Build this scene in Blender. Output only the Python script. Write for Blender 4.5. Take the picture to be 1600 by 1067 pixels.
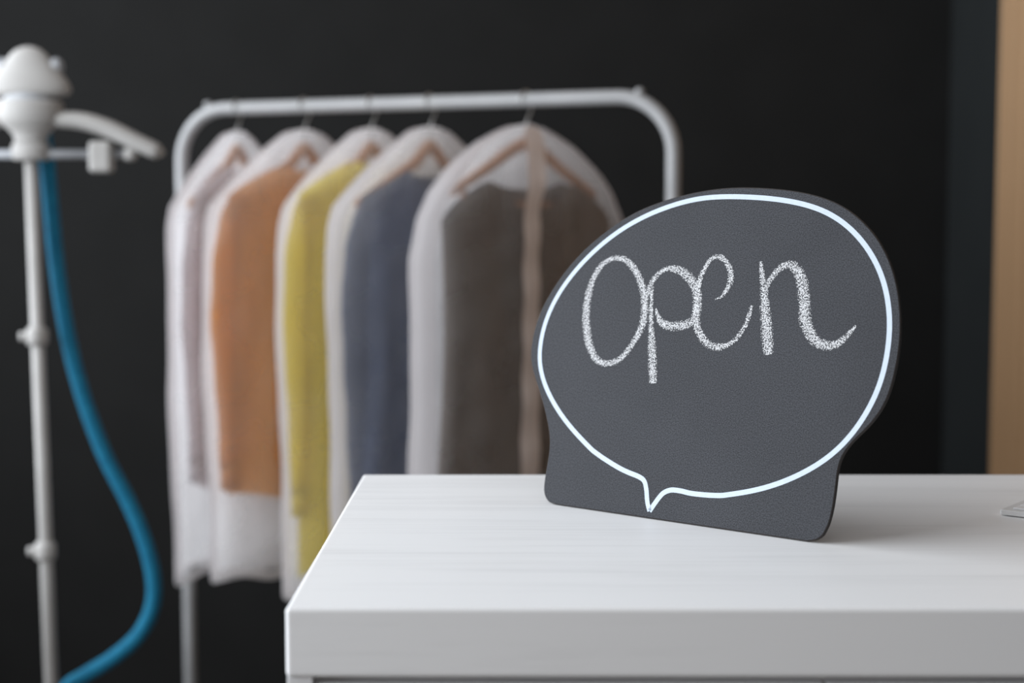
import bpy, bmesh, math, random
from mathutils import Vector, Matrix

for o in list(bpy.data.objects):
    bpy.data.objects.remove(o)
SC = bpy.context.scene
COL = SC.collection
PI = math.pi
FZ = -0.15          # floor level; heights below are counted from 15 cm above it

# ------------------------------------------------------------------ camera
cam_d = bpy.data.cameras.new('camera')
cam = bpy.data.objects.new('camera', cam_d)
COL.objects.link(cam)
cam.location = (0, 0, 1.24)
cam.rotation_euler = (PI / 2 - math.atan(191 / 2400), 0, 0)
cam_d.sensor_fit = 'HORIZONTAL'
cam_d.sensor_width = 36
cam_d.lens = 54
cam_d.clip_start = 0.05
cam_d.dof.use_dof = True
cam_d.dof.focus_distance = 1.45
cam_d.dof.aperture_fstop = 2.9
SC.camera = cam

# ------------------------------------------------------------------ light
world = bpy.data.worlds.new('world')
SC.world = world
world.use_nodes = True
bg = world.node_tree.nodes['Background']
bg.inputs[0].default_value = (1.0, 0.95, 0.925, 1)
bg.inputs[1].default_value = 0.53

WIN_Y0, WIN_Y1, WIN_Z0, WIN_Z1, WALL_X = -0.4, 3.5, 0.85, 3.0, -2.3
ld = bpy.data.lights.new('window_daylight', 'AREA')
ld.shape = 'RECTANGLE'
ld.size = WIN_Z1 - WIN_Z0
ld.size_y = WIN_Y1 - WIN_Y0
ld.energy = 218
ld.color = (0.86, 0.93, 1.0)
lo = bpy.data.objects.new('window_daylight', ld)
COL.objects.link(lo)
lo.location = (WALL_X - 0.16, (WIN_Y0 + WIN_Y1) / 2, (WIN_Z0 + WIN_Z1) / 2)
lo.rotation_euler = (0, -PI / 2, 0)

vs = SC.view_settings
vs.view_transform = 'Standard'
vs.look = 'None'
vs.gamma = 1
vs.use_curve_mapping = False
vs.exposure = 0.0

# ------------------------------------------------------------------ materials
def principled(name, color, rough=0.6, metal=0.0, spec=0.5):
    m = bpy.data.materials.new(name)
    m.use_nodes = True
    b = m.node_tree.nodes['Principled BSDF']
    b.inputs['Base Color'].default_value = (*color, 1)
    b.inputs['Roughness'].default_value = rough
    b.inputs['Metallic'].default_value = metal
    b.inputs['Specular IOR Level'].default_value = spec
    return m, b, m.node_tree.nodes, m.node_tree.links

def noisy(name, c1, c2, scale=(10, 10, 10), detail=4, rough=0.6, metal=0.0, spec=0.5, bump=0.0, dist=0.001, lo=0.35, hi=0.65, nscale=1.0):
    """two-tone noise colour in object space with optional bump"""
    m, b, N, L = principled(name, c1, rough, metal, spec)
    tc = N.new('ShaderNodeTexCoord'); mp = N.new('ShaderNodeMapping')
    mp.inputs['Scale'].default_value = scale
    nz = N.new('ShaderNodeTexNoise'); nz.inputs['Scale'].default_value = nscale; nz.inputs['Detail'].default_value = detail
    rp = N.new('ShaderNodeValToRGB')
    rp.color_ramp.elements[0].position = lo; rp.color_ramp.elements[0].color = (*c1, 1)
    rp.color_ramp.elements[1].position = hi; rp.color_ramp.elements[1].color = (*c2, 1)
    L.new(tc.outputs['Object'], mp.inputs['Vector']); L.new(mp.outputs['Vector'], nz.inputs['Vector'])
    L.new(nz.outputs['Fac'], rp.inputs['Fac']); L.new(rp.outputs['Color'], b.inputs['Base Color'])
    if bump:
        bp = N.new('ShaderNodeBump'); bp.inputs['Strength'].default_value = bump; bp.inputs['Distance'].default_value = dist
        L.new(nz.outputs['Fac'], bp.inputs['Height']); L.new(bp.outputs['Normal'], b.inputs['Normal'])
    return m

def film_material(name, color, opacity, translucency=0.6):
    m = bpy.data.materials.new(name); m.use_nodes = True
    N = m.node_tree.nodes; L = m.node_tree.links
    N.remove(N['Principled BSDF']); out = N['Material Output']
    df = N.new('ShaderNodeBsdfDiffuse'); tl = N.new('ShaderNodeBsdfTranslucent'); tp = N.new('ShaderNodeBsdfTransparent')
    m1 = N.new('ShaderNodeMixShader'); m2 = N.new('ShaderNodeMixShader')
    df.inputs[0].default_value = (*color, 1); tl.inputs[0].default_value = (*color, 1)
    tp.inputs[0].default_value = (1, 1, 1, 1)
    m1.inputs[0].default_value = translucency
    tc = N.new('ShaderNodeTexCoord'); nz = N.new('ShaderNodeTexNoise')
    nz.inputs['Scale'].default_value = 9; nz.inputs['Detail'].default_value = 3
    mr = N.new('ShaderNodeMapRange'); mr.inputs['To Min'].default_value = opacity - 0.06; mr.inputs['To Max'].default_value = opacity + 0.06
    L.new(tc.outputs['Object'], nz.inputs['Vector']); L.new(nz.outputs['Fac'], mr.inputs['Value'])
    L.new(df.outputs[0], m1.inputs[1]); L.new(tl.outputs[0], m1.inputs[2])
    L.new(mr.outputs[0], m2.inputs[0]); L.new(tp.outputs[0], m2.inputs[1]); L.new(m1.outputs[0], m2.inputs[2])
    L.new(m2.outputs[0], out.inputs['Surface'])
    return m

def desk_material():
    m, b, N, L = principled('white_woodgrain_laminate', (0.8, 0.8, 0.8), 0.42, 0, 0.4)
    tc = N.new('ShaderNodeTexCoord')
    m1 = N.new('ShaderNodeMapping'); m1.inputs['Scale'].default_value = (4, 150, 60)
    n1 = N.new('ShaderNodeTexNoise'); n1.inputs['Scale'].default_value = 1; n1.inputs['Detail'].default_value = 6; n1.inputs['Roughness'].default_value = 0.65
    m2 = N.new('ShaderNodeMapping'); m2.inputs['Scale'].default_value = (1.6, 22, 10)
    n2 = N.new('ShaderNodeTexNoise'); n2.inputs['Scale'].default_value = 1; n2.inputs['Detail'].default_value = 5; n2.inputs['Distortion'].default_value = 0.6
    mix = N.new('ShaderNodeMath'); mix.operation = 'ADD'
    rp = N.new('ShaderNodeValToRGB')
    rp.color_ramp.elements[0].position = 0.7; rp.color_ramp.elements[0].color = (0.785, 0.785, 0.79, 1)
    rp.color_ramp.elements[1].position = 1.25; rp.color_ramp.elements[1].color = (0.875, 0.875, 0.88, 1)
    bp = N.new('ShaderNodeBump'); bp.inputs['Strength'].default_value = 0.18; bp.inputs['Distance'].default_value = 0.0006
    for mm, nn in ((m1, n1), (m2, n2)):
        L.new(tc.outputs['Object'], mm.inputs['Vector']); L.new(mm.outputs['Vector'], nn.inputs['Vector'])
    L.new(n1.outputs['Fac'], mix.inputs[0]); L.new(n2.outputs['Fac'], mix.inputs[1])
    L.new(mix.outputs[0], rp.inputs['Fac']); L.new(rp.outputs['Color'], b.inputs['Base Color'])
    L.new(n1.outputs['Fac'], bp.inputs['Height']); L.new(bp.outputs['Normal'], b.inputs['Normal'])
    return m

def slate_material():
    m, b, N, L = principled('chalkboard_slate', (0.06, 0.062, 0.072), 0.68, 0, 0.17)
    tc = N.new('ShaderNodeTexCoord')
    n1 = N.new('ShaderNodeTexNoise'); n1.inputs['Scale'].default_value = 900; n1.inputs['Detail'].default_value = 3
    n2 = N.new('ShaderNodeTexNoise'); n2.inputs['Scale'].default_value = 9; n2.inputs['Detail'].default_value = 6; n2.inputs['Distortion'].default_value = 0.5
    r1 = N.new('ShaderNodeValToRGB')
    r1.color_ramp.elements[0].position = 0.34; r1.color_ramp.elements[0].color = (0.0172, 0.0178, 0.0202, 1)
    r1.color_ramp.elements[1].position = 0.68; r1.color_ramp.elements[1].color = (0.060, 0.0615, 0.070, 1)
    r2 = N.new('ShaderNodeMapRange'); r2.inputs['To Min'].default_value = 0.8; r2.inputs['To Max'].default_value = 1.22
    mx = N.new('ShaderNodeMix'); mx.data_type = 'RGBA'; mx.blend_type = 'MULTIPLY'; mx.inputs['Factor'].default_value = 1
    bp = N.new('ShaderNodeBump'); bp.inputs['Strength'].default_value = 0.35; bp.inputs['Distance'].default_value = 0.0004
    L.new(tc.outputs['Object'], n1.inputs['Vector']); L.new(tc.outputs['Object'], n2.inputs['Vector'])
    L.new(n1.outputs['Fac'], r1.inputs['Fac']); L.new(n2.outputs['Fac'], r2.inputs['Value'])
    L.new(r1.outputs['Color'], mx.inputs[6]); L.new(r2.outputs[0], mx.inputs[7])
    L.new(mx.outputs[2], b.inputs['Base Color'])
    L.new(n1.outputs['Fac'], bp.inputs['Height']); L.new(bp.outputs['Normal'], b.inputs['Normal'])
    return m

def chalk_material():
    m = bpy.data.materials.new('white_chalk'); m.use_nodes = True
    N = m.node_tree.nodes; L = m.node_tree.links
    N.remove(N['Principled BSDF']); out = N['Material Output']
    df = N.new('ShaderNodeBsdfDiffuse'); df.inputs[0].default_value = (0.62, 0.62, 0.63, 1)
    tp = N.new('ShaderNodeBsdfTransparent'); mx = N.new('ShaderNodeMixShader')
    tc = N.new('ShaderNodeTexCoord'); nz = N.new('ShaderNodeTexNoise')
    nz.inputs['Scale'].default_value = 800; nz.inputs['Detail'].default_value = 2; nz.inputs['Roughness'].default_value = 0.6
    at = N.new('ShaderNodeAttribute'); at.attribute_name = 'across'
    ab = N.new('ShaderNodeMath'); ab.operation = 'ABSOLUTE'
    pw = N.new('ShaderNodeMath'); pw.operation = 'POWER'; pw.inputs[1].default_value = 3.0
    th = N.new('ShaderNodeMapRange'); th.inputs['To Min'].default_value = 0.475; th.inputs['To Max'].default_value = 0.66
    sb = N.new('ShaderNodeMath'); sb.operation = 'SUBTRACT'
    sm = N.new('ShaderNodeMapRange'); sm.inputs['From Min'].default_value = -0.05; sm.inputs['From Max'].default_value = 0.06
    sm.inputs['To Min'].default_value = 0.0; sm.inputs['To Max'].default_value = 0.95
    L.new(tc.outputs['Object'], nz.inputs['Vector']); L.new(at.outputs['Fac'], ab.inputs[0]); L.new(ab.outputs[0], pw.inputs[0])
    L.new(pw.outputs[0], th.inputs['Value']); L.new(nz.outputs['Fac'], sb.inputs[0]); L.new(th.outputs[0], sb.inputs[1])
    L.new(sb.outputs[0], sm.inputs['Value']); L.new(sm.outputs[0], mx.inputs[0])
    L.new(tp.outputs[0], mx.inputs[1]); L.new(df.outputs[0], mx.inputs[2]); L.new(mx.outputs[0], out.inputs['Surface'])
    return m

def cloth(name, c, var=0.8, thin=0.0):
    m = noisy(name, tuple(x * var for x in c), c, (30, 30, 8), 3, 0.9, 0, 0.15, 0.0, 0.004)
    if thin:                                   # light passes through thin cloth
        N = m.node_tree.nodes; L = m.node_tree.links
        tl = N.new('ShaderNodeBsdfTranslucent'); mx = N.new('ShaderNodeMixShader'); mx.inputs[0].default_value = thin
        rp = [n for n in N if n.bl_idname == 'ShaderNodeValToRGB'][0]
        L.new(rp.outputs['Color'], tl.inputs[0])
        L.new(N['Principled BSDF'].outputs[0], mx.inputs[1]); L.new(tl.outputs[0], mx.inputs[2])
        L.new(mx.outputs[0], N['Material Output'].inputs['Surface'])
    return m

M = {}
M['wall'] = noisy('charcoal_wall_paint', (0.0092, 0.0091, 0.0088), (0.0106, 0.0105, 0.0102), (6, 6, 6), 5, 0.8, 0, 0.15, 0.05, 0.002)
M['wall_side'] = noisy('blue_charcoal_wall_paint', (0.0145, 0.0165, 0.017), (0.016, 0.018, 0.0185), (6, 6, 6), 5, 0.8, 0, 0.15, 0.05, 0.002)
M['floor'] = noisy('dark_wood_floor', (0.06, 0.05, 0.04), (0.1, 0.08, 0.06), (40, 3, 3), 5, 0.5)
M['wood_slat'] = noisy('oak_slat', (0.30, 0.172, 0.086), (0.46, 0.285, 0.15), (60, 60, 1.0), 5, 0.5, 0, 0.4, 0.1, 0.001)
M['wood_back'] = noisy('oak_backing', (0.20, 0.115, 0.055), (0.28, 0.165, 0.085), (60, 60, 2.0), 5, 0.6)
M['desk'] = desk_material()
M['desk_body'] = noisy('white_cabinet_panel', (0.74, 0.74, 0.75), (0.8, 0.8, 0.81), (4, 60, 60), 5, 0.45)
M['slate'] = slate_material()
M['slate_edge'] = noisy('dark_brown_board_edge', (0.012, 0.009, 0.008), (0.022, 0.016, 0.014), (300, 300, 300), 3, 0.7)
M['chalk'] = chalk_material()
M['print_white'] = noisy('white_printed_line', (0.50, 0.565, 0.655), (0.53, 0.595, 0.685), (200, 200, 200), 3, 0.65, 0, 0.15)
M['rack_white'] = noisy('white_painted_steel', (0.31, 0.308, 0.31), (0.34, 0.338, 0.34), (20, 20, 20), 3, 0.45)
M['black_rubber'] = noisy('black_rubber', (0.02, 0.02, 0.02), (0.035, 0.035, 0.035), (50, 50, 50), 3, 0.8)
M['steel'] = noisy('brushed_steel', (0.42, 0.41, 0.40), (0.5, 0.5, 0.49), (80, 80, 80), 3, 0.35, 0.8)
M['hanger_wood'] = noisy('hanger_beech', (0.48, 0.22, 0.10), (0.62, 0.31, 0.15), (80, 20, 20), 5, 0.45)
M['film'] = film_material('clear_garment_film', (0.88, 0.87, 0.87), 0.28, 0.6)
M['cover_fabric'] = film_material('white_nonwoven_fabric', (0.80, 0.77, 0.775), 0.82, 0.6)
M['piping'] = film_material('white_bag_piping', (0.76, 0.73, 0.735), 0.75, 0.5)
M['placket'] = film_material('pinkish_zip_tape', (0.94, 0.83, 0.78), 0.95, 0.1)
M['steamer'] = noisy('warm_white_plastic', (0.36, 0.345, 0.33), (0.395, 0.38, 0.365), (15, 15, 15), 3, 0.6, 0, 0.3)
M['steamer_grey'] = noisy('grey_plastic', (0.30, 0.31, 0.33), (0.36, 0.37, 0.39), (15, 15, 15), 3, 0.5)
M['hose'] = noisy('teal_blue_hose', (0.009, 0.12, 0.215), (0.012, 0.15, 0.255), (60, 60, 60), 3, 0.75, 0, 0.15)
M['key_body'] = noisy('silver_aluminium', (0.70, 0.70, 0.70), (0.75, 0.75, 0.75), (200, 20, 20), 3, 0.5, 0.0)
M['key_cap'] = noisy('white_keycap', (0.82, 0.82, 0.83), (0.86, 0.86, 0.87), (90, 90, 90), 2, 0.5)

# ------------------------------------------------------------------ helpers
def link(name, verts, faces, mat, parent=None, smooth=True, loc=None):
    me = bpy.data.meshes.new(name)
    me.from_pydata([tuple(v) for v in verts], [], faces)
    me.validate(); me.update()
    bm = bmesh.new(); bm.from_mesh(me); bmesh.ops.recalc_face_normals(bm, faces=bm.faces); bm.to_mesh(me); bm.free()
    if smooth:
        for p in me.polygons: p.use_smooth = True
    me.materials.append(mat)
    o = bpy.data.objects.new(name, me); COL.objects.link(o)
    if parent: o.parent = parent
    if loc: o.location = loc
    return o

def empty(name, loc, rz=0.0):
    o = bpy.data.objects.new(name, None); COL.objects.link(o)
    o.location = loc; o.rotation_euler = (0, 0, rz); o.empty_display_size = 0.05
    return o

def tag(o, label=None, cat=None, group=None, kind=None):
    if label: o['label'] = label
    if cat: o['category'] = cat
    if group: o['group'] = group
    if kind: o['kind'] = kind
    return o

def box_data(x0, x1, y0, y1, z0, z1, bev=0.0, seg=2):
    bm = bmesh.new()
    bmesh.ops.create_cube(bm, size=1)
    for v in bm.verts:
        v.co = Vector((x0 + (v.co.x + .5) * (x1 - x0), y0 + (v.co.y + .5) * (y1 - y0), z0 + (v.co.z + .5) * (z1 - z0)))
    if bev:
        bmesh.ops.bevel(bm, geom=bm.edges[:], offset=bev, segments=seg, profile=0.5, affect='EDGES')
    return bm

def box(name, x0, x1, y0, y1, z0, z1, mat, parent=None, bev=0.0, seg=2):
    bm = box_data(x0, x1, y0, y1, z0, z1, bev, seg)
    me = bpy.data.meshes.new(name); bm.to_mesh(me); bm.free()
    me.materials.append(mat)
    o = bpy.data.objects.new(name, me); COL.objects.link(o)
    if parent: o.parent = parent
    return o

def catmull(pts, sub=6, closed=False):
    P = [Vector(p) for p in pts]; n = len(P); out = []
    rng = n if closed else n - 1
    for i in range(rng):
        if closed:
            a, b, c, d = P[(i - 1) % n], P[i], P[(i + 1) % n], P[(i + 2) % n]
        else:
            b, c = P[i], P[i + 1]
            a = P[i - 1] if i > 0 else b * 2 - c
            d = P[i + 2] if i + 2 < n else c * 2 - b
        for k in range(sub):
            t = k / sub
            out.append(0.5 * ((2 * b) + (c - a) * t + (2 * a - 5 * b + 4 * c - d) * t * t + (3 * b - a - 3 * c + d) * t ** 3))
    if not closed: out.append(P[-1].copy())
    return out

def tube(name, path, radius, mat, parent=None, n=14, flat=None, ref=Vector((0, 1, 0)), loc=None, caps=True):
    """path of points; radius a number or list; flat=(ru, rv) multipliers along ref-side / other"""
    P = [Vector(p) for p in path]; V = []; Fc = []
    R = radius if isinstance(radius, (list, tuple)) else [radius] * len(P)
    fu, fv = flat or (1, 1)
    side = None
    for i, p in enumerate(P):
        t = (P[min(i + 1, len(P) - 1)] - P[max(i - 1, 0)]).normalized()
        if side is None:
            side = ref - t * ref.dot(t)
            if side.length < 1e-3: side = Vector((1, 0, 0)) - t * t.x
        else:
            side = side - t * side.dot(t)
        side.normalize(); up = t.cross(side)
        for k in range(n):
            a = 2 * PI * k / n
            V.append(p + side * (math.cos(a) * R[i] * fu) + up * (math.sin(a) * R[i] * fv))
    for i in range(len(P) - 1):
        for k in range(n):
            Fc.append((i * n + k, i * n + (k + 1) % n, (i + 1) * n + (k + 1) % n, (i + 1) * n + k))
    if caps:
        Fc.append(tuple(range(n))[::-1]); Fc.append(tuple(range((len(P) - 1) * n, len(P) * n)))
    return link(name, V, Fc, mat, parent, True, loc)

def lathe(name, prof, mat, parent=None, n=24, sx=1.0, sy=1.0, loc=None):
    V = []; Fc = []
    for r, z in prof:
        for k in range(n):
            a = 2 * PI * k / n; V.append((r * math.cos(a) * sx, r * math.sin(a) * sy, z))
    m = len(prof)
    for i in range(m - 1):
        for k in range(n):
            Fc.append((i * n + k, i * n + (k + 1) % n, (i + 1) * n + (k + 1) % n, (i + 1) * n + k))
    Fc.append(tuple(range(n))[::-1]); Fc.append(tuple(range((m - 1) * n, m * n)))
    return link(name, V, Fc, mat, parent, True, loc)

def interp(tab, x):
    if x <= tab[0][0]: return tab[0][1]
    for (a, b), (c, d) in zip(tab, tab[1:]):
        if x <= c: return b + (d - b) * (x - a) / (c - a)
    return tab[-1][1]

# board-plane coordinates in millimetres
OUT = [(283.4,0.1),(293.0,2.5),(299.6,8.0),(303.9,16.8),(306.0,30.0),(306.7,47.3),(306.6,60.2),(306.6,70.8),(309.9,82.1),(317.2,93.7),(329.4,105.4),(339.4,119.1),(346.7,134.5),(350.1,151.9),(351.8,168.5),(352.2,182.8),(351.7,194.8),(350.0,209.1),(347.0,223.9),(342.6,238.2),(336.6,252.5),(328.1,267.2),(317.8,280.3),(305.7,292.0),(292.1,302.1),(276.9,310.6),(259.8,316.7),(240.7,321.2),(219.7,324.3),(196.3,326.3),(170.2,327.3),(144.4,326.4),(110.5,321.3),(85.8,315.0),(61.1,307.3),(40.6,297.8),(16.2,282.1),(-4.4,265.8),(-18.3,251.5),(-32.3,234.9),(-43.6,216.3),(-52.7,199.0),(-56.9,183.1),(-59.4,166.0),(-58.6,149.0),(-54.3,136.4),(-44.9,120.8),(-36.5,106.0),(-29.1,91.8),(-23.8,79.6),(-19.3,67.4),(-17.7,55.6),(-17.8,43.1),(-19.1,25.8),(-18.9,14.6),(-16.8,6.9),(-11.1,2.3),(-5.9,0.6),(0.0,-0.0)]
LINE = [(147.4,318.1),(171.4,318.2),(201.1,316.4),(221.0,314.0),(240.4,310.6),(257.9,305.9),(273.4,299.4),(289.1,290.2),(305.0,276.9),(317.2,262.1),(327.0,247.7),(334.1,231.6),(338.7,215.3),(341.3,200.6),(342.1,186.3),(341.8,170.8),(339.9,151.2),(334.9,133.7),(325.9,113.7),(314.0,94.6),(299.6,78.8),(282.1,65.4),(259.1,51.9),(235.8,42.0),(211.3,34.7),(185.9,30.3),(159.4,29.1),(145.9,30.1),(135.0,29.8),(127.1,26.4),(122.3,21.2),(117.7,14.2),(113.2,6.8),(109.3,15.7),(106.4,27.2),(102.7,35.0),(95.7,38.6),(82.3,41.6),(67.3,46.1),(42.2,56.2),(15.9,70.6),(-8.8,89.5),(-27.4,109.3),(-38.9,125.9),(-45.2,141.0),(-47.2,153.1),(-47.7,168.6),(-45.4,185.7),(-39.2,204.9),(-28.9,222.5),(-16.4,240.0),(-0.6,256.5),(19.4,274.4),(41.9,288.5),(62.4,298.8),(86.8,307.9),(111.5,314.5),(131.1,317.3)]
STROKES = {
'o1':([(36.2,255.7),(26.7,253.2),(17.8,246.9),(11.8,237.2),(7.9,224.7),(6.1,209.5),(7.1,195.8),(9.6,182.3),(13.5,170.2),(19.0,159.6),(26.0,151.8),(34.9,147.6),(43.1,147.7),(52.4,150.7),(60.9,157.8),(67.5,167.5),(73.8,178.5),(77.7,189.4),(78.3,201.4),(76.0,214.6),(71.2,227.8),(63.8,239.7),(55.2,248.3),(46.3,254.0),(36.2,255.7)],[4.4,4.4,5.2,5.8,6.6,7.4,8.0,8.0,7.7,7.1,6.3,5.5,5.2,5.2,5.2,5.2,6.0,6.9,7.1,6.9,6.6,6.3,5.8,5.2,4.4]),
'p1':([(83.7,226.9),(84.9,212.2),(86.5,199.0),(88.5,185.8),(90.5,175.4),(92.7,164.9),(94.9,153.2),(97.2,140.2),(99.0,131.1)],[3.0,3.8,4.4,5.2,6.6,7.7,8.2,7.7,7.1]),
'p2':([(77.5,185.4),(77.9,204.0),(78.9,218.7),(81.9,230.1),(85.7,236.5),(92.6,242.8),(101.5,245.9),(110.9,245.0),(120.8,240.4),(129.3,234.0),(135.1,225.7),(138.5,214.1),(138.9,203.7),(137.1,195.8),(127.9,190.9),(116.0,188.7),(105.1,189.5),(98.4,193.2),(93.9,199.3),(90.9,205.8)],[4.1,4.7,4.7,4.7,4.4,4.1,4.7,6.0,7.7,8.0,8.0,8.2,8.0,7.1,7.1,7.4,7.1,6.0,3.8,1.4]),
'e1':([(158.1,216.5),(165.6,220.8),(170.4,228.1),(172.8,237.1),(170.9,246.1),(165.4,253.7),(158.2,258.1),(151.5,258.0),(146.1,253.7),(141.9,246.8),(138.6,237.6),(136.9,225.8),(137.0,214.1),(138.2,203.7),(140.4,193.4),(144.7,184.5),(151.0,177.1),(159.1,172.1),(167.4,170.9),(175.2,172.6),(183.4,176.8),(189.6,184.1),(194.8,193.2),(197.7,203.5),(198.9,212.4)],[1.1,3.0,4.4,5.2,5.2,4.7,4.4,3.8,3.8,4.4,4.9,5.5,6.3,6.6,6.9,6.9,6.6,6.0,5.8,4.7,3.8,3.8,3.8,3.8,3.0]),
'n1':([(202.8,254.8),(206.8,239.7),(210.8,224.3),(213.6,210.6),(216.4,197.0),(219.5,183.5),(222.8,166.6)],[3.0,4.9,6.7,8.6,9.4,9.7,8.2]),
'n2':([(211.8,224.3),(214.2,234.7),(219.0,242.6),(225.7,249.6),(232.9,252.3),(240.9,249.0),(247.8,239.0),(251.6,227.2),(254.2,215.5),(256.1,203.8),(260.1,193.9),(265.8,185.8),(273.8,180.3),(283.2,178.3),(291.9,180.4),(298.4,185.7),(303.9,191.8),(308.5,197.7)],[3.0,4.5,5.2,5.6,6.4,7.9,9.4,9.7,9.7,10.1,9.7,9.0,7.9,7.1,6.0,4.9,3.7,1.5]),
}

# ------------------------------------------------------------------ the room
RX, BY = 1.187, 4.2
tag(box('floor', WALL_X, RX + 0.1, -1.5, BY, FZ - 0.1, FZ, M['floor']), 'dark wooden floor of the room', kind='structure')
tag(box('wall_back', WALL_X - 0.1, RX + 0.1, BY, BY + 0.1, FZ, 3.2, M['wall']), 'charcoal painted wall behind the clothes rack', kind='structure')
tag(box('wall_right', RX, RX + 0.1, -1.5, BY, FZ, 3.2, M['wall_side']), 'charcoal side wall meeting the back wall in a corner', kind='structure')

def frame_wall():
    bm = bmesh.new()
    for (y0, y1, z0, z1) in ((-1.5, WIN_Y0, FZ, 3.2), (WIN_Y1, BY, FZ, 3.2), (WIN_Y0, WIN_Y1, FZ, WIN_Z0), (WIN_Y0, WIN_Y1, WIN_Z1, 3.2)):
        b2 = box_data(WALL_X - 0.1, WALL_X, y0, y1, z0, z1)
        me = bpy.data.meshes.new('tmp'); b2.to_mesh(me); b2.free(); bm.from_mesh(me); bpy.data.meshes.remove(me)
    me = bpy.data.meshes.new('wall_left'); bm.to_mesh(me); bm.free(); me.materials.append(M['wall'])
    o = bpy.data.objects.new('wall_left', me); COL.objects.link(o)
    return o
tag(frame_wall(), 'charcoal wall with the big window opening', kind='structure')

trim = tag(box('trim_1', RX - 0.008, RX, 2.5, 3.66, FZ, 2.9, M['wood_back']), 'vertical oak slat cladding on the side wall', kind='structure')
slat_me = None
for i in range(17):
    y1 = 3.66 - i * 0.070
    if slat_me is None:
        s = box('slat', RX - 0.040, RX - 0.008, -0.036, 0, FZ, 2.9, M['wood_slat'], trim, 0.007, 3); slat_me = s.data
    else:
        s = bpy.data.objects.new('slat', slat_me); COL.objects.link(s); s.parent = trim
    s.location = (0, y1, 0)

# ------------------------------------------------------------------ desk
DT = 0.95
desk = tag(empty('desk', (0.43, 1.43, 0)), 'white wood-grain counter desk holding the chalkboard sign', 'desk')
def dbox(name, x0, x1, y0, y1, z0, z1, mat, bev=0.001, parent=desk, seg=2):
    o = box(name, x0 - 0.43, x1 - 0.43, y0 - 1.43, y1 - 1.43, z0, z1, mat, parent, bev, seg)
    return o
dbox('desktop', -0.17, 1.03, 1.130, 1.7345, DT - 0.0535, DT, M['desk'], 0.0035, seg=4)
dbox('side_panel', -0.1695, -0.150, 1.1335, 1.730, FZ, DT - 0.0535, M['desk_body'])
dbox('side_panel', 1.010, 1.0295, 1.1335, 1.730, FZ, DT - 0.0535, M['desk_body'])
dbox('back_panel', -0.150, 1.010, 1.712, 1.728, 0.0, DT - 0.0535, M['desk_body'])
dbox('rail', -0.150, 1.010, 1.150, 1.168, DT - 0.09, DT - 0.0535, M['desk_body'])
dbox('plinth', -0.150, 1.010, 1.17, 1.19, FZ, 0.0, M['desk_body'])
for i in range(3):
    x0 = -0.1475 + i * 0.3855
    dr = dbox('door', x0, x0 + 0.3825, 1.1335, 1.1500, 0.005, DT - 0.0595, M['desk_body'], 0.0012)
    hx = x0 + 0.34 - 0.43
    tube('handle', [(hx, -0.297, 0.70), (hx, -0.318, 0.70), (hx, -0.318, 0.82), (hx, -0.297, 0.82)], 0.004, M['steel'], dr, 8, ref=Vector((1, 0, 0)))

# ------------------------------------------------------------------ chalkboard sign
A0 = Vector((0.04490664, 1.54382938, DT + 0.0009))
T = Vector((0.77521718, -0.63169481, 0)); Vv = Vector((0.13133674, 0.16117671, 0.9781476)); Nn = T.cross(Vv)
sign = empty('chalkboard_sign', A0)
sign.matrix_world = Matrix(((T.x, Vv.x, Nn.x, A0.x), (T.y, Vv.y, Nn.y, A0.y), (T.z, Vv.z, Nn.z, A0.z), (0, 0, 0, 1)))
tag(sign, 'dark speech-bubble chalkboard with the chalk word open, leaning on the desk', 'sign')
def smooth_curve(pts, sub, iters, keep):
    """dense curve through pts, relaxed so traced points do not show; the first and last keep points stay put"""
    q = catmull([(x, y, 0) for x, y in pts], sub)
    for _ in range(iters):
        q = q[:keep] + [q[i] * .5 + (q[i - 1] + q[i + 1]) * .25 for i in range(keep, len(q) - keep)] + q[-keep:]
    return q
out_pts = smooth_curve(OUT, 4, 12, 9)
TH = 4.2
V = []; Fc = []
n = len(out_pts)
cen = Vector((146, 170, 0))
def inset(i, d):
    p = out_pts[i]; t = (out_pts[(i + 1) % n] - out_pts[i - 1]).normalized()
    return p + Vector((-t.y, t.x, 0)) * d
layers = [(0.9, 0.0), (0.0, -0.7), (0.0, -TH + 0.3), (0.3, -TH)]
for d, z in layers:
    for i in range(n):
        p = inset(i, d); V.append((p.x / 1000, max(p.y, 0.0) / 1000, z / 1000))
for l in range(3):
    for i in range(n):
        j = (i + 1) % n
        Fc.append((l * n + i, (l + 1) * n + i, (l + 1) * n + j, l * n + j))
Fc.append(tuple(range(n))); Fc.append(tuple(range(3 * n, 4 * n))[::-1])
board = link('board', V, Fc, M['slate'], sign, False)
board.data.materials.append(M['slate_edge'])
for p in board.data.polygons:
    if len(p.vertices) == 4: p.material_index = 1
    elif p.center.z < -0.001: p.material_index = 1

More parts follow.
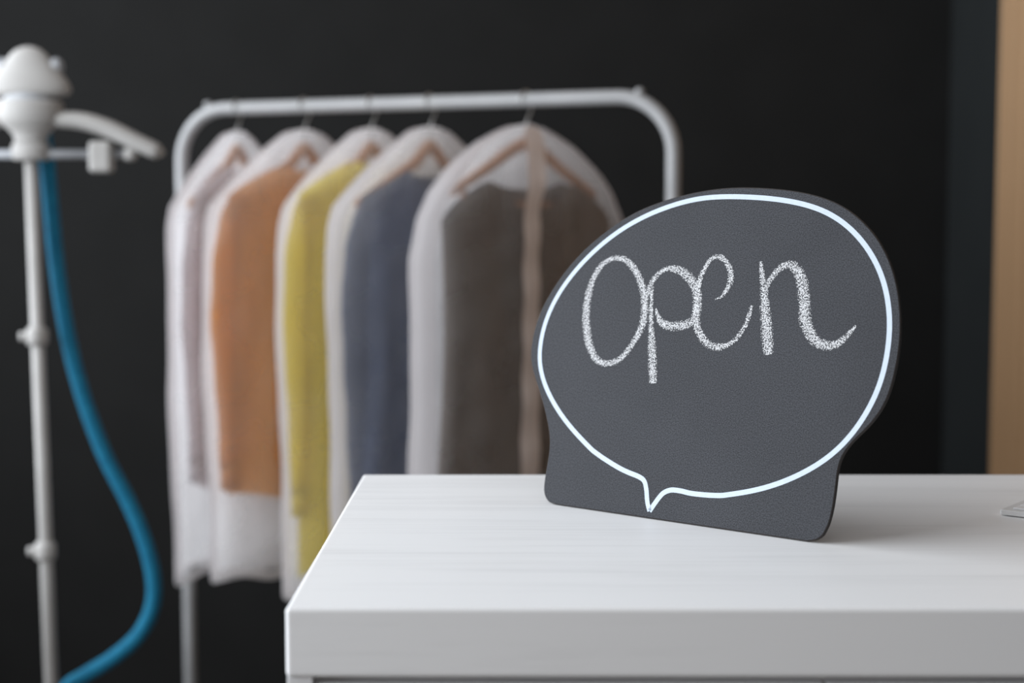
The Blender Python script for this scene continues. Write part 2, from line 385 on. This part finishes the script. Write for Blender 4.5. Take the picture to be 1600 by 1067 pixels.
def ribbon(verts, faces, acr, pts, widths, z, closed=False, sub=8, jitter=0.0, cols=7):
    path = catmull([(x, y, w) for (x, y), w in zip(pts, widths)], sub, closed)
    base = len(verts); m = len(path)
    for i, p in enumerate(path):
        if closed: a, b = path[i - 1], path[(i + 1) % m]
        else: a, b = path[max(i - 1, 0)], path[min(i + 1, m - 1)]
        t = Vector((b.x - a.x, b.y - a.y, 0)).normalized(); nn = Vector((-t.y, t.x, 0))
        w = max(p.z, 0.4)
        for k in range(cols):
            s = -1 + 2 * k / (cols - 1)
            q = Vector((p.x, p.y, 0)) + nn * (s * w / 2 * (1 + jitter))
            verts.append((q.x / 1000, q.y / 1000, z / 1000)); acr.append(s)
    for i in range(m if closed else m - 1):
        j = (i + 1) % m
        for k in range(cols - 1):
            faces.append((base + i * cols + k, base + i * cols + k + 1, base + j * cols + k + 1, base + j * cols + k))

v, f, a = [], [], []
# printed bubble line: smooth runs joined at the two sharp corners of the tail
ti = 32
run = LINE[ti:] + LINE[:ti + 1]
run = [(p.x, p.y) for p in smooth_curve(run, 4, 26, 30)]
ribbon(v, f, a, run, [4.9] * len(run), 0.15, False, 2, 0, 3)
pl = link('printed_outline', v, f, M['print_white'], sign)
tag(pl, 'white printed speech-bubble line')
for nm, keys in (('letter_o', ['o1']), ('letter_p', ['p1', 'p2']), ('letter_e', ['e1']), ('letter_n', ['n1', 'n2'])):
    v, f, a = [], [], []
    for ki, k in enumerate(keys):
        z = {'o1': 0.16, 'p1': 0.26, 'p2': 0.21, 'e1': 0.31, 'n1': 0.16, 'n2': 0.21}[k]
        ribbon(v, f, a, STROKES[k][0], STROKES[k][1], z, False, 8, 0.42)
    lo_ = link(nm, v, f, M['chalk'], sign)
    at = lo_.data.attributes.new('across', 'FLOAT', 'POINT')
    at.data.foreach_set('value', a)
    tag(lo_, 'chalk handwritten letter ' + nm[-1])
# strut that props the board from behind
zt = 0.16
drop = math.sin(math.radians(12))
foot_y = lambda z: 0
ang = math.radians(12)
# in the board frame the desk surface is the line  y*cos(12) + z*sin(12) = 0
bz = -0.085
by = -bz * math.tan(ang) * 1.0 + 0.0012
Vs = []
for x in (0.115, 0.175):
    Vs += [(x, zt, -TH / 1000 - 0.0002), (x, zt + 0.012, -TH / 1000 - 0.0002), (x, by, bz), (x, by, bz - 0.004)]
link('strut', Vs, [(0, 1, 3, 2), (4, 6, 7, 5), (0, 4, 5, 1), (1, 5, 7, 3), (3, 7, 6, 2), (2, 6, 4, 0)], M['slate_edge'], sign, False)

# ------------------------------------------------------------------ keyboard at the right edge
kb = tag(empty('keyboard', (0.479, 1.490, DT), math.radians(-38)), 'slim silver keyboard with white keys at the right edge of the desk', 'keyboard')
box('body', 0, 0.285, 0, 0.116, 0.0008, 0.0062, M['key_body'], kb, 0.0014, 3)
for fx, fy in ((0.02, 0.015), (0.265, 0.015), (0.02, 0.1), (0.265, 0.1)):
    lathe('rubber_foot', [(0.004, 0), (0.004, 0.0012)], M['black_rubber'], kb, 10, loc=(fx, fy, 0))
key_me = {}
def key(x, y, w, d=0.0155):
    kk = (round(w, 4), d)
    if kk not in key_me:
        bm = box_data(0, w, 0, d, 0.0062, 0.0082, 0.0008, 2)
        me = bpy.data.meshes.new('key'); bm.to_mesh(me); bm.free(); me.materials.append(M['key_cap']); key_me[kk] = me
    o = bpy.data.objects.new('key', key_me[kk]); COL.objects.link(o); o.parent = kb; o.location = (x, y, 0)
P_ = 0.0188
for r in range(5):
    y = 0.0075 + (r + 1) * P_ if r < 4 else 0.0075 + 5 * P_
    for c in range(14):
        key(0.0105 + c * P_, y, 0.0158, 0.0155 if r < 4 else 0.009)
for x0, w in ((0.0105, .0158), (0.0293, .0158), (0.0481, .0158), (0.0669, .0205), (0.0904, .090), (0.1833, .0205), (0.2068, .0158), (0.2256, .0158), (0.2443, .0246)):
    key(x0, 0.0075, w)

# ------------------------------------------------------------------ clothes rack
RL, RR = Vector((-0.6835, 3.2, 0)), Vector((0.2956, 2.83, 0))
BARZ = 1.465
mid = (RL + RR) / 2; half = (RR - RL).length / 2; RA = math.atan2(RR.y - RL.y, RR.x - RL.x)
rack = tag(empty('clothes_rack', mid, RA), 'white tubular steel clothes rail hung with five covered garments', 'clothes rack')
cr = 0.105; path = [(-half, 0, FZ + 0.09), (-half, 0, 0.6), (-half, 0, 1.2), (-half, 0, BARZ - cr)]
for k in range(1, 10):
    a_ = PI - k * PI / 18
    path.append((-half + cr + cr * math.cos(a_), 0, BARZ - cr + cr * math.sin(a_)))
path.append((-half + cr + 0.02, 0, BARZ)); path.append((0, 0, BARZ)); path.append((half - cr - 0.02, 0, BARZ))
for k in range(0, 10):
    a_ = PI / 2 - k * PI / 18
    path.append((half - cr + cr * math.cos(a_), 0, BARZ - cr + cr * math.sin(a_)))
path += [(half, 0, 1.2), (half, 0, 0.6), (half, 0, FZ + 0.09)]
tube('frame', path, 0.0132, M['rack_white'], rack, 18)
for sx in (-1, 1):
    lathe('screw_cap', [(0.004, -0.004), (0.008, -0.003), (0.009, 0.003), (0.006, 0.0065), (0.001, 0.008)], M['rack_white'], rack, 12, loc=(sx * (half - cr * 0.62), 0, BARZ + 0.008))
    tube('foot', [(sx * half, -0.26, FZ + 0.085), (sx * half, 0.26, FZ + 0.085)], 0.0132, M['rack_white'], rack, 14, ref=Vector((1, 0, 0)))
    for sy in (-1, 1):
        lathe('castor', [(0.004, 0.0), (0.022, 0.0015), (0.024, 0.01), (0.022, 0.0185), (0.004, 0.02)], M['black_rubber'], rack, 18, loc=(sx * half - 0.01, sy * 0.235, FZ + 0.024)).rotation_euler = (0, PI / 2, 0)
        tube('castor_stem', [(sx * half, sy * 0.235, FZ + 0.08), (sx * half, sy * 0.235, FZ + 0.03)], 0.006, M['steel'], rack, 8)
tube('lower_rail', [(-half, 0, FZ + 0.085), (half, 0, FZ + 0.085)], 0.0115, M['rack_white'], rack, 14)

# ------------------------------------------------------------------ hangers, garments, covers
DOME = [(0, .05), (.003, .11), (.015, .25), (.041, .46), (.084, .68), (.128, .83), (.175, .925), (.25, .985), (.36, 1.0), (.88, 1.0)]
SLOPE = [(0, .07), (.003, .12), (.012, .22), (.045, .42), (.09, .66), (.13, .84), (.155, .94), (.19, .985), (.24, 1.0), (.50, 1.0), (.88, .96)]

def make_hanger(loc, rz, label, bar=False, w=0.205):
    h = tag(empty('clothes_hanger', loc, rz), label, 'hanger', 'hangers on the rail')
    hk = [(0, 0, -.088), (0, 0, -.050), (.006, 0, -.034), (.0150, 0, -.018)]
    for k in range(0, 11):
        a_ = math.radians(-15 + k * 21)
        hk.append((.0162 * math.cos(a_), 0, .0162 * math.sin(a_)))
    tube('hook', catmull(hk, 3), 0.0019, M['steel'], h, 8)
    lathe('ferrule', [(0.004, -.090), (0.005, -.088), (0.005, -.074), (0.003, -.072)], M['steel'], h, 12)
    sh = [(-w, 0, -.178), (-w * .8, 0, -.158), (-w * .5, 0, -.128), (-w * .25, 0, -.101), (-w * .08, 0, -.086), (0, 0, -.083), (w * .08, 0, -.086), (w * .25, 0, -.101), (w * .5, 0, -.128), (w * .8, 0, -.158), (w, 0, -.178)]
    pp = catmull(sh, 4)
    if not bar: pp = [p + Vector((0, 0, -.02 * min(1, abs(p.x) / (w * .2)))) for p in pp]
    rr = [0.0125 - 0.004 * abs(p.x) / w for p in pp]
    tube('shoulder_arms', pp, rr, M['hanger_wood'], h, 12, flat=(0.75, 1.0))
    if bar:
        tube('trouser_bar', [(-w * .86, 0, -.2), (w * .86, 0, -.2)], 0.0075, M['hanger_wood'], h, 12)
        for s in (-1, 1):
            tube('bar_bracket', [(s * w * .84, 0, -.165), (s * w * .85, 0, -.2)], 0.005, M['hanger_wood'], h, 8)
    return h

def make_garment(loc, rz, name, label, cat, mat, bottom, sh_w=0.215, body_w=0.17, neck=0.075, neck_z=-.105, neck_drop=.03, sleeve=True, slope_z=-.175, hem=0.0, ph=0.0, flare=0.0, sl_end=-.66):
    g = tag(empty(name, loc, rz), label, cat, 'garments on the rail')
    nc, nz = 56, 34
    V = []; Fc = []
    for i in range(nc):
        a_ = 2 * PI * i / nc
        cu = math.copysign(abs(math.cos(a_)) ** .8, math.cos(a_)); cd = math.sin(a_)
        u0 = cu * (sh_w if not sleeve else body_w + .02)
        if abs(u0) < neck:
            zt_ = neck_z - neck_drop * (1 - (u0 / neck) ** 2) ** .5 * (1.0 if cd < 0 else 0.35)
        else:
            zt_ = neck_z + (slope_z - neck_z) * (abs(u0) - neck) / (sh_w - neck)
        zt_ -= (.022 if not sleeve else .010) * (abs(u0) / sh_w) ** 8
        zb = bottom + hem * abs(cu) ** 2 + .008 * math.sin(3 * a_ + ph)
        for k in range(nz):
            t = k / (nz - 1)
            z = zt_ + (zb - zt_) * t
            ww = (1 + flare * t) * (1 - .05 * math.sin(PI * min(1, t * 1.4)))
            dep = 0.012 + 0.010 * min(1, t * 5)
            fold = (.009 * math.sin(7 * cu + ph + .8 * t) + .006 * math.sin(13 * cu + 2 * ph + 3 * t)) * min(1, t * 2.2)
            V.append((u0 * ww, -.011 + cd * dep + fold * (1 if cd < 0 else -.6) * abs(cd), z))
    for i in range(nc):
        j = (i + 1) % nc
        for k in range(nz - 1):
            Fc.append((i * nz + k, j * nz + k, j * nz + k + 1, i * nz + k + 1))
    link('bodice', V, Fc, mat, g)
    if sleeve:
        for s in (-1, 1):
            pth = catmull([(s * (body_w - .03), -.007, slope_z - .015), (s * (sh_w - .03), -.007, slope_z - .05), (s * (sh_w - .006), -.008, slope_z - .13), (s * (sh_w + .002), -.007, slope_z - .25), (s * (sh_w - .006), -.008, slope_z - .38), (s * (sh_w - .012), -.007, sl_end)], 5)
            m_ = len(pth)
            rr = [0.036 - 0.010 * i / m_ + .0016 * math.sin(i * 1.3 + ph) for i in range(m_)]
            sl = tube('sleeve', pth, rr, mat, g, 14, flat=(0.33, 1.0))
            tube('cuff', [pth[-1] + Vector((0, 0, .012)), pth[-1] + Vector((0, 0, -.04))], 0.025, mat, sl, 14, flat=(0.4, 1.0), ref=Vector((0, 1, 0)))
    return g

def make_cover(loc, rz, label, prof, a, length, ph, placket=False, dep=0.046, bulge=0.0, rim=.95):
    c = tag(empty('garment_cover', loc, rz), label, 'garment cover', 'covers over the garments')
    nu, nz = 41, 52
    z0 = -.047
    def width(dz):
        x = a * interp(prof, dz)
        x *= 1 + .013 * math.sin(dz * 13 + ph) * min(1, dz * 4) + .004 * math.sin(dz * 37 + 2 * ph) * min(1, dz * 3)
        return x
    def surf(s, t, front):
        dz = length * (t ** 1.25)
        zb = .012 * math.sin(4 * s + ph) + .006 * math.sin(11 * s + ph)
        z = z0 - dz - zb * t ** 4
        w = width(dz)
        lens = max(0.0, 1 - abs(s) ** 3.6) ** .65
        dd = dep * min(1, .25 + dz * 7) * lens
        fold = (.0055 * math.sin(6.5 * s + ph + 2 * t) + .0035 * math.sin(15 * s + 3 * ph - 5 * t) + .002 * math.sin(9 * t * 6.28 + 8 * s)) * min(1, dz * 6) * lens
        y = -dd + fold if front else dd * .34 + fold * .5
        y += bulge * math.sin(dz * 6 + ph) * (1 - s) / 2 * .5
        return Vector((s * w, y, z))
    # white back panel that wraps round both edges and over the top, clear window in front
    Vb, Fb, Vw, Fw = [], [], [], []
    def sheet(Vl, Fl, s0, s1, t0, t1, n_u, n_z, front, off=0.0):
        base = len(Vl)
        for k in range(n_z + 1):
            for i in range(n_u + 1):
                Vl.append(surf(s0 + (s1 - s0) * i / n_u, t0 + (t1 - t0) * k / n_z, front))
        for k in range(n_z):
            for i in range(n_u):
                p = base + k * (n_u + 1) + i
                Fl.append((p, p + 1, p + n_u + 2, p + n_u + 1))
    sheet(Vb, Fb, -1, 1, 0, 1, 40, 52, False)
    sheet(Vb, Fb, -1, -rim, .012, 1, 6, 52, True)
    sheet(Vb, Fb, rim, 1, .012, 1, 6, 52, True)
    sheet(Vb, Fb, -1, 1, 0, .012, 40, 1, True)
    sheet(Vw, Fw, -rim, rim, .012, 1, 34, 52, True)
    link('back_panel', Vb, Fb, M['cover_fabric'], c)
    link('clear_window', Vw, Fw, M['film'], c)
    for s in (-1, 1):
        tube('piping', [surf(s, k / 60, True) for k in range(1, 61)], 0.0028, M['piping'], c, 8)
    hp = [surf(-1 + 2 * i / 40, 1, True) for i in range(41)] + [surf(1 - 2 * i / 40, 1, False) for i in range(1, 40)]
    hv = []; hf = []
    for i, p in enumerate(hp):
        hv += [p + Vector((0, -.0012 if i < 41 else .0012, .012)), p + Vector((0, -.0012 if i < 41 else .0012, -.004))]
    for i in range(len(hp)):
        j = (i + 1) % len(hp); hf.append((2 * i, 2 * j, 2 * j + 1, 2 * i + 1))
    link('hem', hv, hf, M['piping'], c)
    if placket:
        v = []; f = []
        for k in range(70):
            t = .01 + .985 * k / 69
            for i in range(5):
                s = .02 - .16 * min(1, t * 4) + (-.085 + .17 * i / 4) / max(.25, interp(prof, length * t ** 1.25))
                v.append(surf(s, t, True) + Vector((0, -.002, 0)))
        for k in range(69):
            for i in range(4):
                p = k * 5 + i; f.append((p, p + 1, p + 6, p + 5))
        link('zip_tape', v, f, M['placket'], c)
    return c

G = {'white': cloth('white_cotton', (0.74, 0.68, 0.70), 0.92, 0.45), 'orange': cloth('burnt_orange_cloth', (0.88, 0.47, 0.20), 0.88, 0.42),
     'yellow': cloth('mustard_yellow_cloth', (0.96, 0.84, 0.22), 0.92, 0.55), 'blue': cloth('slate_blue_denim', (0.12, 0.155, 0.25)), 'grey': cloth('taupe_wool', (0.16, 0.122, 0.096))}
def on_bar(s): 
    p = RL + (RR - RL) * s
    return (p.x, p.y, BARZ)
items = [
    # key, s, angle, half width, profile, phase
    ('white', .126, 67, .245, SLOPE, 0.4), ('orange', .2734, 55, .280, SLOPE, 1.7), ('yellow', .4154, 56, .273, SLOPE, 2.9), ('blue', .536, 50, .273, SLOPE, 4.1), ('grey', .7254, 47, .303, DOME, 5.3)]
HL = {'white': 'wooden hanger holding the white shirt nearest the left post', 'orange': 'wooden hanger holding the orange shirt', 'yellow': 'wooden hanger holding the yellow garment', 'blue': 'wooden hanger holding the slate blue jacket', 'grey': 'orange-brown wooden hanger with trouser bar in the rightmost cover'}
CL = {'white': 'white crumpled cover over the white shirt, leftmost on the rail', 'orange': 'translucent white cover over the orange shirt', 'yellow': 'translucent white cover over the yellow garment', 'blue': 'translucent white cover over the slate blue jacket', 'grey': 'round-shouldered translucent cover with a zip tape over the taupe garment, rightmost'}
GL = {'white': ('shirt', 'white shirt inside the leftmost cover', 'shirt'), 'orange': ('shirt', 'burnt orange shirt in a cover on the rail', 'shirt'), 'yellow': ('coat', 'long mustard yellow garment in a cover on the rail', 'coat'), 'blue': ('jacket', 'slate blue jacket in a cover on the rail', 'jacket'), 'grey': ('dress', 'dark taupe wide-necked garment in the rightmost cover', 'dress')}
for key_, s, ang_, a, prof, ph in items:
    loc = on_bar(s); rz = math.radians(ang_)
    make_hanger(loc, rz, HL[key_], key_ == 'grey', 0.2 if key_ != 'white' else 0.17)
    nm, lb, ct = GL[key_]
    k = a / .272
    if key_ == 'grey':
        make_garment(loc, rz, nm, lb, ct, G[key_], -.86, .236, .19, .10, -.150, .055, False, -.208, 0.0, ph, 0.06)
    elif key_ == 'orange':
        make_garment(loc, rz, nm, lb, ct, G[key_], -.79, .230 * k, .200 * k, .07, -.118, .03, True, -.182, .05, ph, 0.05, -.70)
    elif key_ == 'yellow':
        make_garment(loc, rz, nm, lb, ct, G[key_], -.90, .236 * k, .206 * k, .055, -.108, .03, True, -.18, 0.01, ph, 0.05, -.74)
    elif key_ == 'blue':
        make_garment(loc, rz, nm, lb, ct, G[key_], -.88, .215 * k, .18 * k, .08, -.13, .04, True, -.19, 0.0, ph, 0.05, -.74)
    else:
        make_garment(loc, rz, nm, lb, ct, G[key_], -.78, .20 * k, .165 * k, .06, -.112, .03, True, -.18, .04, ph, 0.05, -.70)
    make_cover(loc, rz, CL[key_], prof, a, .875 if key_ != 'yellow' else .90, ph, key_ == 'grey', rim={'white': .97, 'orange': .975, 'yellow': .975, 'blue': .93, 'grey': .87}[key_])

# ------------------------------------------------------------------ garment steamer
st = tag(empty('garment_steamer', (-0.871, 2.8, 0)), 'white upright garment steamer with blue hose beside the clothes rack', 'steamer')
SX, SY = -0.871, 2.8
def sp(x, z, y=0.0): return (x - SX, y, z)
tube('pole', [sp(-0.8578 + 0.0055, 0.02), sp(-0.8719, 1.36)], [0.0125, 0.0115], M['steamer'], st, 16)
for cx, cz in ((-0.8680, 1.0271), (-0.8628, 0.6296)):
    cl = lathe('height_clamp', [(0.0125, -.017), (0.0185, -.015), (0.0195, -.006), (0.0195, .009), (0.017, .015), (0.0125, .017)], M['steamer'], st, 20, loc=(cx - SX, 0, cz))
    tube('clamp_knob', [(-.015, -.004, 0), (-.030, -.006, 0)], 0.008, M['steamer'], cl, 10)
lathe('collar', [(0.030, 1.3465), (0.0345, 1.350), (0.0345, 1.372), (0.031, 1.377)], M['steamer'], st, 28, 1.0, 0.75)
lathe('bracket', [(0.0295, 1.375), (0.0295, 1.386), (0.033, 1.394), (0.044, 1.405), (0.054, 1.414), (0.058, 1.422), (0.0595, 1.435), (0.0595, 1.448), (0.056, 1.4535)], M['steamer'], st, 28, 1.0, 0.7)
lathe('neck_ring', [(0.046, 1.450), (0.047, 1.452), (0.047, 1.463), (0.046, 1.465)], M['steamer_grey'], st, 28, 1.0, 0.7)
hd = lathe('steam_head', [(0.060, 1.461), (0.070, 1.463), (0.0755, 1.469), (0.0755, 1.476), (0.071, 1.486), (0.061, 1.500), (0.050, 1.514), (0.041, 1.526), (0.033, 1.536), (0.024, 1.544), (0.013, 1.549), (0.002, 1.551)], M['steamer'], st, 30, 1.0, 0.45)
for s in (-1, 1):
    lathe('swivel_knob', [(0.004, -.014), (0.011, -.012), (0.014, -.004), (0.014, .005), (0.010, .012), (0.003, .015)], M['steamer_grey'], hd, 18, loc=(s * 0.048, 0.004, 1.515))
    arm = catmull([(s * 0.035, 0, 1.421), (s * .0495, 0, 1.420), (s * .0957, 0, 1.4165), (s * .1417, 0, 1.4025), (s * .1875, 0, 1.3805), (s * .222, 0, 1.3650), (s * .241, 0, 1.3585)], 5)
    m_ = len(arm)
    tube('hanger_arm', arm, [(0.0128 + .0035 * math.sin(PI * i / m_)) * min(1, .35 + (m_ - 1 - i) * .2) for i in range(m_)], M['steamer'], st, 16, flat=(1.3, 1.0))
    cp = box('clip', s * .129 - .021, s * .129 + .021, -.022, .012, 1.324, 1.3805, M['steamer'], st, 0.008, 3)
    lathe('rod_end', [(0.004, -.012), (0.011, -.009), (0.0125, 0), (0.011, .009), (0.004, .012)], M['steamer'], st, 16, loc=(s * .180, 0, 1.357)).rotation_euler = (0, PI / 2, 0)
tube('cross_rod', [(-.178, 0, 1.357), (.178, 0, 1.357)], 0.0085, M['steamer_grey'], st, 14)
hose = [(-.8560, 1.40), (-.8512, 1.3411), (-.8463, 1.2545), (-.8413, 1.1732), (-.8318, 1.0799), (-.8165, .986), (-.7928, .8917), (-.7596, .7968), (-.72, .7134), (-.6919, .6416), (-.6755, .5695), (-.679, .5092), (-.7074, .4548), (-.7559, .4123), (-.8042, .382), (-.8464, .3500), (-.8600, .28), (-.862, .12)]
tube('hose', catmull([sp(x, z, 0.028 + 0.02 * min(1, i / 8) + 0.012 * (i > 15)) for i, (x, z) in enumerate(hose)], 6), 0.0140, M['hose'], st, 16)
bs = box('base', -.13, .11, -.17, .11, FZ + 0.03, FZ + 0.19, M['steamer'], st, 0.03, 4)
lathe('water_tank', [(0.09, 0.185), (0.1, 0.2), (0.1, 0.27), (0.08, 0.30), (0.03, 0.31)], M['steamer_grey'], st, 28, loc=(-.01, .0, FZ))
for sx in (-1, 1):
    for sy in (-1, 1):
        lathe('wheel', [(0.004, 0.0), (0.026, 0.001), (0.028, 0.010), (0.026, 0.019), (0.004, 0.02)], M['black_rubber'], st, 18, loc=(sx * .10 - .02, sy * .11 - .03, FZ + 0.028)).rotation_euler = (0, PI / 2, 0)
